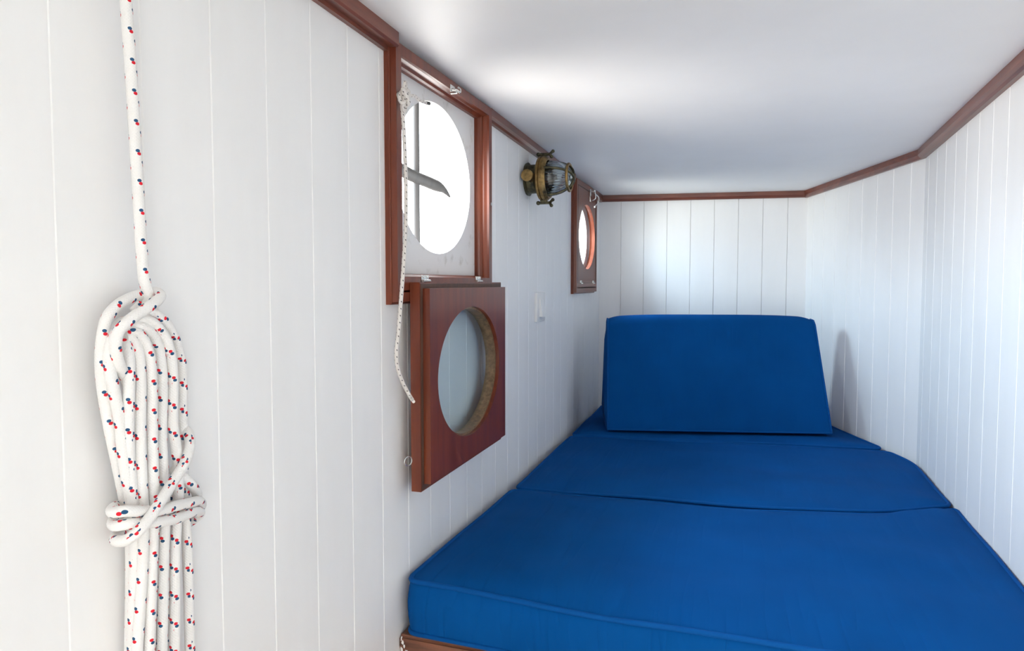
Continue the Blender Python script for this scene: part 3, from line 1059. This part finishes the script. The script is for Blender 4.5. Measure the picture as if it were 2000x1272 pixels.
# ------------------------------------------------------------------ hank of rope on the left wall
ROPE = {
    'standing': [(-0.67,0.6372,0.3671),(-0.67,0.6364,0.3238),(-0.67,0.6398,0.259),(-0.67,0.6438,0.1662),(-0.668,0.6449,0.0854),(-0.666,0.6475,0.003),(-0.664,0.6509,-0.017),(-0.676,0.6566,-0.037)],
    'B': [(-0.68,0.6448,-0.0353),(-0.674,0.656,-0.0221),(-0.666,0.6615,-0.0117),(-0.654,0.6586,-0.0153),(-0.646,0.6435,-0.0228),(-0.644,0.6242,-0.0316),(-0.644,0.602,-0.0434),(-0.648,0.5918,-0.0554),(-0.652,0.5921,-0.0737),(-0.656,0.5999,-0.0918),(-0.666,0.6161,-0.1076),(-0.682,0.639,-0.1297)],
    'C': [(-0.684,0.6779,-0.0323),(-0.678,0.6607,-0.0204),(-0.67,0.6426,-0.0151),(-0.668,0.6275,-0.0184),(-0.666,0.6079,-0.0266),(-0.666,0.5954,-0.0388),(-0.668,0.5913,-0.0546),(-0.67,0.5898,-0.0729),(-0.672,0.5902,-0.0936),(-0.674,0.5942,-0.1231),(-0.676,0.602,-0.162),(-0.678,0.6131,-0.2092),(-0.68,0.6233,-0.2535),(-0.684,0.6335,-0.2986),(-0.686,0.6351,-0.3495),(-0.686,0.6303,-0.4433),(-0.686,0.6275,-0.5231)],
    'D': [(-0.678,0.6382,-0.0447),(-0.672,0.6182,-0.0471),(-0.664,0.5989,-0.0591),(-0.662,0.5924,-0.0786),(-0.662,0.593,-0.0987),(-0.664,0.5993,-0.1234),(-0.664,0.605,-0.1536),(-0.664,0.6085,-0.1921),(-0.664,0.6123,-0.2228),(-0.666,0.6195,-0.2552),(-0.67,0.627,-0.2947),(-0.672,0.6272,-0.3445),(-0.676,0.6247,-0.4387),(-0.676,0.6213,-0.5172)],
    'E': [(-0.674,0.6389,-0.0398),(-0.666,0.6485,-0.0347),(-0.662,0.6642,-0.0414),(-0.664,0.6833,-0.0589),(-0.668,0.6975,-0.0799),(-0.672,0.7077,-0.1039),(-0.674,0.7104,-0.1407),(-0.674,0.7083,-0.2028),(-0.674,0.7087,-0.243),(-0.674,0.7104,-0.2973),(-0.672,0.71,-0.3511),(-0.672,0.7105,-0.4195),(-0.672,0.7102,-0.4826),(-0.672,0.7082,-0.5701)],
    'F': [(-0.67,0.632,-0.0478),(-0.662,0.6391,-0.0433),(-0.658,0.6522,-0.0494),(-0.658,0.6673,-0.0652),(-0.658,0.6761,-0.0873),(-0.66,0.6812,-0.1196),(-0.66,0.6793,-0.1762),(-0.66,0.6839,-0.2126),(-0.662,0.6881,-0.2496),(-0.664,0.6862,-0.2951),(-0.662,0.6793,-0.3382),(-0.662,0.6771,-0.4029),(-0.662,0.6743,-0.4622),(-0.662,0.6715,-0.5455)],
    'G': [(-0.668,0.6284,-0.0548),(-0.662,0.6344,-0.0508),(-0.66,0.6464,-0.057),(-0.662,0.66,-0.0734),(-0.663,0.6663,-0.1021),(-0.664,0.6679,-0.1338),(-0.664,0.6645,-0.1862),(-0.664,0.666,-0.2348),(-0.662,0.6648,-0.2815),(-0.662,0.6615,-0.3315),(-0.662,0.6578,-0.3942),(-0.662,0.6543,-0.4518),(-0.662,0.6515,-0.5331)],
    'H': [(-0.666,0.6235,-0.0591),(-0.662,0.6277,-0.057),(-0.658,0.6345,-0.0651),(-0.656,0.6415,-0.0838),(-0.656,0.6442,-0.1145),(-0.656,0.6431,-0.1688),(-0.656,0.6426,-0.2278),(-0.658,0.6445,-0.2745),(-0.66,0.6425,-0.3241),(-0.66,0.6381,-0.385),(-0.66,0.6339,-0.4408),(-0.66,0.6305,-0.5197)],
    'I': [(-0.666,0.6191,-0.0636),(-0.664,0.6243,-0.0639),(-0.66,0.6287,-0.0767),(-0.658,0.6301,-0.1055),(-0.658,0.628,-0.166),(-0.658,0.6275,-0.224),(-0.66,0.6308,-0.2703),(-0.662,0.631,-0.3199),(-0.664,0.6264,-0.3803),(-0.664,0.6201,-0.4343),(-0.664,0.6145,-0.5107)],
    'J': [(-0.67,0.6184,-0.0683),(-0.666,0.6189,-0.0706),(-0.66,0.6168,-0.0886),(-0.658,0.6138,-0.1217),(-0.66,0.6131,-0.175),(-0.662,0.6162,-0.2213),(-0.664,0.6215,-0.2678),(-0.684,0.667,-0.3493),(-0.686,0.6911,-0.4262),(-0.686,0.6866,-0.5595)],
    'wrap': [(-0.68,0.7143,-0.1871),(-0.666,0.7097,-0.1932),(-0.654,0.6998,-0.2061),(-0.646,0.683,-0.2223),(-0.642,0.6609,-0.2384),(-0.636,0.6347,-0.2544),(-0.632,0.6146,-0.267),(-0.634,0.5967,-0.2801),(-0.642,0.5888,-0.2875),(-0.654,0.589,-0.2896),(-0.68,0.6112,-0.2952),(-0.692,0.6381,-0.2986),(-0.694,0.6946,-0.3144),(-0.694,0.7383,-0.3223),(-0.678,0.7388,-0.311),(-0.656,0.707,-0.2937),(-0.646,0.6667,-0.2887),(-0.643,0.6302,-0.2812),(-0.646,0.5952,-0.2715),(-0.658,0.5899,-0.2728),(-0.678,0.6067,-0.2741),(-0.693,0.6397,-0.2797),(-0.694,0.6953,-0.2945),(-0.694,0.7433,-0.3099),(-0.678,0.7419,-0.3008),(-0.66,0.7188,-0.2843),(-0.65,0.694,-0.2777),(-0.647,0.6682,-0.2733),(-0.645,0.6409,-0.2702),(-0.644,0.6134,-0.2625),(-0.646,0.591,-0.2555),(-0.658,0.5884,-0.2571),(-0.68,0.6083,-0.2604),(-0.693,0.6401,-0.2673),(-0.694,0.6959,-0.278),(-0.694,0.7436,-0.2995),(-0.674,0.7316,-0.282),(-0.664,0.7089,-0.2582),(-0.67,0.6992,-0.2448),(-0.68,0.6955,-0.2367)],
    'cord': [(-0.669,1.3227,0.3924),(-0.666,1.3232,0.3596),(-0.664,1.3254,0.3125),(-0.662,1.3272,0.2384),(-0.662,1.3282,0.1638),(-0.662,1.3249,0.1099),(-0.66,1.3101,0.0342),(-0.66,1.2996,-0.0245),(-0.666,1.2985,-0.0939),(-0.672,1.2976,-0.1477),(-0.674,1.3078,-0.1813),(-0.672,1.327,-0.2143),(-0.662,1.338,-0.2431),(-0.642,1.3167,-0.2519)],
}
RR = 0.00645
hank = empty('rope_hank', (LW + 0.03, 0.64, -0.03), 'white braided rope with red and blue flecks hung in a long coil', 'rope')
rnd = random.Random(11)


def rope_part(name, keys, step=0.0035, extra=None):
    bm = bmesh.new()
    for k in keys:
        pts = catmull(ROPE[k], step)
        tube(bm, pts, RR, 16, uv=True, u0=rnd.random(), v0=rnd.random())
    return put(name, bm, M['rope'], hank, smooth=True, angle=60)


ROPE['standing'] = [(-0.672, 0.640, 0.520), (-0.672, 0.638, 0.430)] + ROPE['standing'][1:]
rope_part('standing_line', ['standing'])
# the coil: eight falls, joined two by two in bights at the bottom
z_end = min(ROPE[k][-1][2] for k in 'CDEFGHIJ')
pairs = [('C', 'H'), ('D', 'G'), ('I', 'F'), ('J', 'E')]
bm = bmesh.new()
for a, b2 in pairs:
    pa, pb = ROPE[a], ROPE[b2]
    ea, eb = Vector(pa[-1]), Vector(pb[-1])
    low = (ea + eb) / 2 + Vector((0, 0, -0.05 - 0.35 * abs(ea.y - eb.y)))
    path = list(pa) + [tuple(ea.lerp(low, 0.55) + Vector((0, (ea.y - eb.y) * 0.18, -0.004))), tuple(low), tuple(eb.lerp(low, 0.55) + Vector((0, (eb.y - ea.y) * 0.18, -0.004)))] + list(reversed(pb))
    tube(bm, catmull(path, 0.0035), RR, 16, uv=True, u0=rnd.random(), v0=rnd.random())
put('coil', bm, M['rope'], hank, smooth=True, angle=60)
rope_part('hitch', ['B'])
rope_part('wrap', ['wrap'])
# the hook it hangs from
hk = empty('ceiling_hook', (-0.672, 0.640, ceil_z(0.64)), 'small steel hook under the ceiling that carries the rope', 'hook')
bm = bmesh.new()
tube(bm, catmull([(-0.672, 0.640, ceil_z(0.64)), (-0.672, 0.640, 0.515), (-0.672, 0.652, 0.503), (-0.672, 0.664, 0.515)], 0.003), 0.003, 8)
put('shank', bm, M['steel'], hk, smooth=True)

# ------------------------------------------------------------------ thin cord on the open window
CR = 0.0042
cordo = empty('thin_cord', (LW + 0.031, 1.3205, 0.39), 'thin white cord with black flecks hanging from the open window casing', 'cord')
bm = bmesh.new()
tube(bm, catmull(ROPE['cord'], 0.003), lambda s: CR if s < 0.985 else CR * 0.8, 12, uv=True)
put('hanging_end', bm, M['cord'], cordo, smooth=True, angle=60)
bm = bmesh.new()
kc = Vector((LW + 0.040, 1.322, 0.385))
kn = []
for i in range(64):
    a = 2 * PI * i / 64
    kn.append(kc + Vector(((0.006 + 0.004 * math.cos(3 * a)) * math.sin(2 * a), (0.009 + 0.005 * math.cos(3 * a)) * math.cos(2 * a), 0.014 * math.sin(3 * a))))
tube(bm, kn, CR, 10, closed=True, uv=True)
tube(bm, catmull([kc + Vector((0.0, -0.004, 0.016)), kc + Vector((0.004, -0.008, 0.026)), kc + Vector((0.0, 0.004, 0.030)), kc + Vector((0, 0.008, 0.016))], 0.003), CR * 0.9, 10, uv=True)
tube(bm, catmull([kc + Vector((0, -0.003, -0.012)), kc + Vector((0.002, -0.010, -0.024)), kc + Vector((0, 0.002, -0.030)), kc + Vector((0, 0.006, -0.012))], 0.003), CR * 0.9, 10, uv=True)
put('knot', bm, M['cord'], cordo, smooth=True, angle=60)
bm = bmesh.new()
tail = catmull([kc + Vector((0.004, 0.006, 0.004)), kc + Vector((0.004, 0.040, 0.012)), kc + Vector((0.002, 0.075, 0.010)), kc + Vector((0.000, 0.118, 0.016))], 0.003)
tube(bm, tail, CR * 0.8, 10, uv=True)
put('short_end', bm, M['cord'], cordo, smooth=True, angle=60)
bm = bmesh.new()
tube(bm, [tail[-6], tail[-4], tail[-2], tail[-1] + Vector((0, 0.003, 0.0005))], CR * 0.95, 10)
part_label(put('taped_tip', bm, M['black'], cordo, smooth=True, angle=60), 'black taped tip')

# ------------------------------------------------------------------ brass bulkhead lamp
LC = Vector((LW, 2.352, 0.362))
lamp = empty('bulkhead_lamp', LC, 'round tarnished brass bulkhead lamp with caged glass between the two windows', 'lamp')
bm = bmesh.new()
lathe_x(bm, [(0.0, 0.0), (0.0, 0.056), (0.006, 0.058), (0.010, 0.050), (0.034, 0.050), (0.046, 0.066), (0.046, 0.0)], LC)
put('base', bm, M['brass_dark'], lamp, smooth=True, angle=35)
bm = bmesh.new()
lathe_x(bm, [(0.046, 0.05), (0.046, 0.072), (0.050, 0.077), (0.056, 0.077), (0.058, 0.073), (0.060, 0.073), (0.062, 0.077), (0.070, 0.077), (0.076, 0.071), (0.080, 0.069), (0.080, 0.0635), (0.070, 0.0625)], LC)
put('rim', bm, M['brass'], lamp, smooth=True, angle=30)
# cable boss on the near side
bm = bmesh.new()
for (ya, yb, r_, sd) in ((0.044, 0.090, 0.0185, 6), (0.088, 0.095, 0.0205, 18)):
    tube(bm, [LC + Vector((0.026, -ya, 0.0)), LC + Vector((0.026, -yb, 0.0))], r_, sd)
part_label(put('cable_boss', bm, M['brass'], lamp, smooth=True, angle=30), 'short brass cable boss')
# ribbed glass dome
bm = bmesh.new()
SEG, RN = 144, 22
rings = []
for k in range(RN + 1):
    a = k / RN * PI / 2
    ax = 0.068 + 0.092 * math.sin(a)
    r0 = 0.061 * math.cos(a) ** 0.72 if k < RN else 0.0
    if k == RN:
        rings.append([bm.verts.new(LC + Vector((ax, 0, 0)))])
    else:
        rings.append([bm.verts.new(LC + Vector((ax, (r0 + 0.0009 * math.cos(36 * 2 * PI * j / SEG)) * math.cos(2 * PI * j / SEG), (r0 + 0.0009 * math.cos(36 * 2 * PI * j / SEG)) * math.sin(2 * PI * j / SEG)))) for j in range(SEG)])
for A, B in zip(rings, rings[1:]):
    for j in range(SEG):
        if len(B) == 1:
            bm.faces.new((A[j], A[(j + 1) % SEG], B[0]))
        else:
            bm.faces.new((A[j], A[(j + 1) % SEG], B[(j + 1) % SEG], B[j]))
inner = []
for k in range(RN + 1):
    a = k / RN * PI / 2
    ax = 0.068 + 0.085 * math.sin(a)
    r0 = 0.0575 * math.cos(a) ** 0.72
    inner.append([bm.verts.new(LC + Vector((ax, r0 * math.cos(2 * PI * j / SEG), r0 * math.sin(2 * PI * j / SEG)))) for j in range(SEG)] if k < RN else [bm.verts.new(LC + Vector((ax, 0, 0)))])
for A, B in zip(inner, inner[1:]):
    for j in range(SEG):
        bm.faces.new((A[(j + 1) % SEG], A[j], B[0]) if len(B) == 1 else (A[(j + 1) % SEG], A[j], B[j], B[(j + 1) % SEG]))
for j in range(SEG):
    bm.faces.new((rings[0][(j + 1) % SEG], rings[0][j], inner[0][j], inner[0][(j + 1) % SEG]))
bmesh.ops.recalc_face_normals(bm, faces=bm.faces[:])
put('glass_dome', bm, M['lamp_glass'], lamp, smooth=True)
bm = bmesh.new()
lathe_x(bm, [(0.0465, 0.0), (0.047, 0.012), (0.064, 0.012), (0.070, 0.016), (0.084, 0.020), (0.098, 0.017), (0.108, 0.008), (0.110, 0.0)], LC, 24)
put('bulb', bm, M['bulb'], lamp, smooth=True)


def dome_pt(k, ang, lift=0.006):
    a = k * PI / 2
    ax = 0.068 + (0.092 + lift) * math.sin(a)
    r0 = (0.061 + lift) * max(0.0, math.cos(a)) ** 0.72
    return LC + Vector((ax, r0 * math.cos(ang), r0 * math.sin(ang)))


for ang in (PI / 4 + 0.35, 3 * PI / 4 + 0.35):
    bm = bmesh.new()
    arc = [dome_pt(k / 16, ang) for k in range(17)] + [dome_pt(k / 16, ang + PI) for k in range(15, -1, -1)]
    tube(bm, arc, 0.0042, 10)
    put('guard_bar', bm, M['brass_dark'], lamp, smooth=True)
for k_ in (0.62,):
    bm = bmesh.new()
    tube(bm, [dome_pt(k_, 2 * PI * i / 48, 0.008) for i in range(48)], 0.0050, 10, closed=True)
    put('guard_ring', bm, M['brass'], lamp, smooth=True)
for sg in (1, -1):
    bm = bmesh.new()
    c0 = LC + Vector((0.060, 0, sg * 0.082))
    box(bm, c0.x - 0.012, c0.x + 0.012, c0.y - 0.008, c0.y + 0.008, min(c0.z, c0.z - sg * 0.012), max(c0.z, c0.z - sg * 0.012), 0.002)
    tube(bm, [c0 + Vector((-0.022, 0, sg * 0.002)), c0 + Vector((0.026, 0, sg * 0.002))], 0.0050, 10)
    for s2_ in (-1, 1):
        tube(bm, [c0 + Vector((0.022, 0, sg * 0.002)), c0 + Vector((0.027, 0.007 * s2_, sg * 0.002 + s2_ * 0.008)), c0 + Vector((0.030, 0.010 * s2_, sg * 0.002 + s2_ * 0.011))], 0.0050, 8)
        bmesh.ops.create_uvsphere(bm, u_segments=10, v_segments=8, radius=0.0062, matrix=Matrix.Translation(c0 + Vector((0.030, 0.010 * s2_, sg * 0.002 + s2_ * 0.011))))
    bmesh.ops.create_uvsphere(bm, u_segments=10, v_segments=8, radius=0.0075, matrix=Matrix.Translation(c0 + Vector((-0.020, 0, sg * 0.002))))
    put('wing_nut', bm, M['brass_dark'], lamp, smooth=True, angle=40)

# ------------------------------------------------------------------ light switch
sw = empty('light_switch', (LW, 2.50, -0.088), 'small white light switch on the boarded wall below the brass lamp', 'switch')
bm = bmesh.new()
box(bm, LW - 0.0005, LW + 0.011, 2.445, 2.555, -0.146, -0.036, 0.003)
put('plate', bm, M['plastic'], sw, smooth=True, angle=40)
bm = bmesh.new()
P_ = [(LW + 0.010, -0.062), (LW + 0.0135, -0.062), (LW + 0.0240, -0.128), (LW + 0.010, -0.128)]
f_ = [bm.verts.new((x_, 2.474, z_)) for x_, z_ in P_]
g_ = [bm.verts.new((x_, 2.526, z_)) for x_, z_ in P_]
bm.faces.new(f_)
bm.faces.new(list(reversed(g_)))
for i in range(4):
    bm.faces.new((f_[i], g_[i], g_[(i + 1) % 4], f_[(i + 1) % 4]))
bmesh.ops.recalc_face_normals(bm, faces=bm.faces[:])
bmesh.ops.bevel(bm, geom=bm.edges[:], offset=0.001, segments=2, affect='EDGES')
put('rocker', bm, M['plastic'], sw, smooth=True, angle=40)
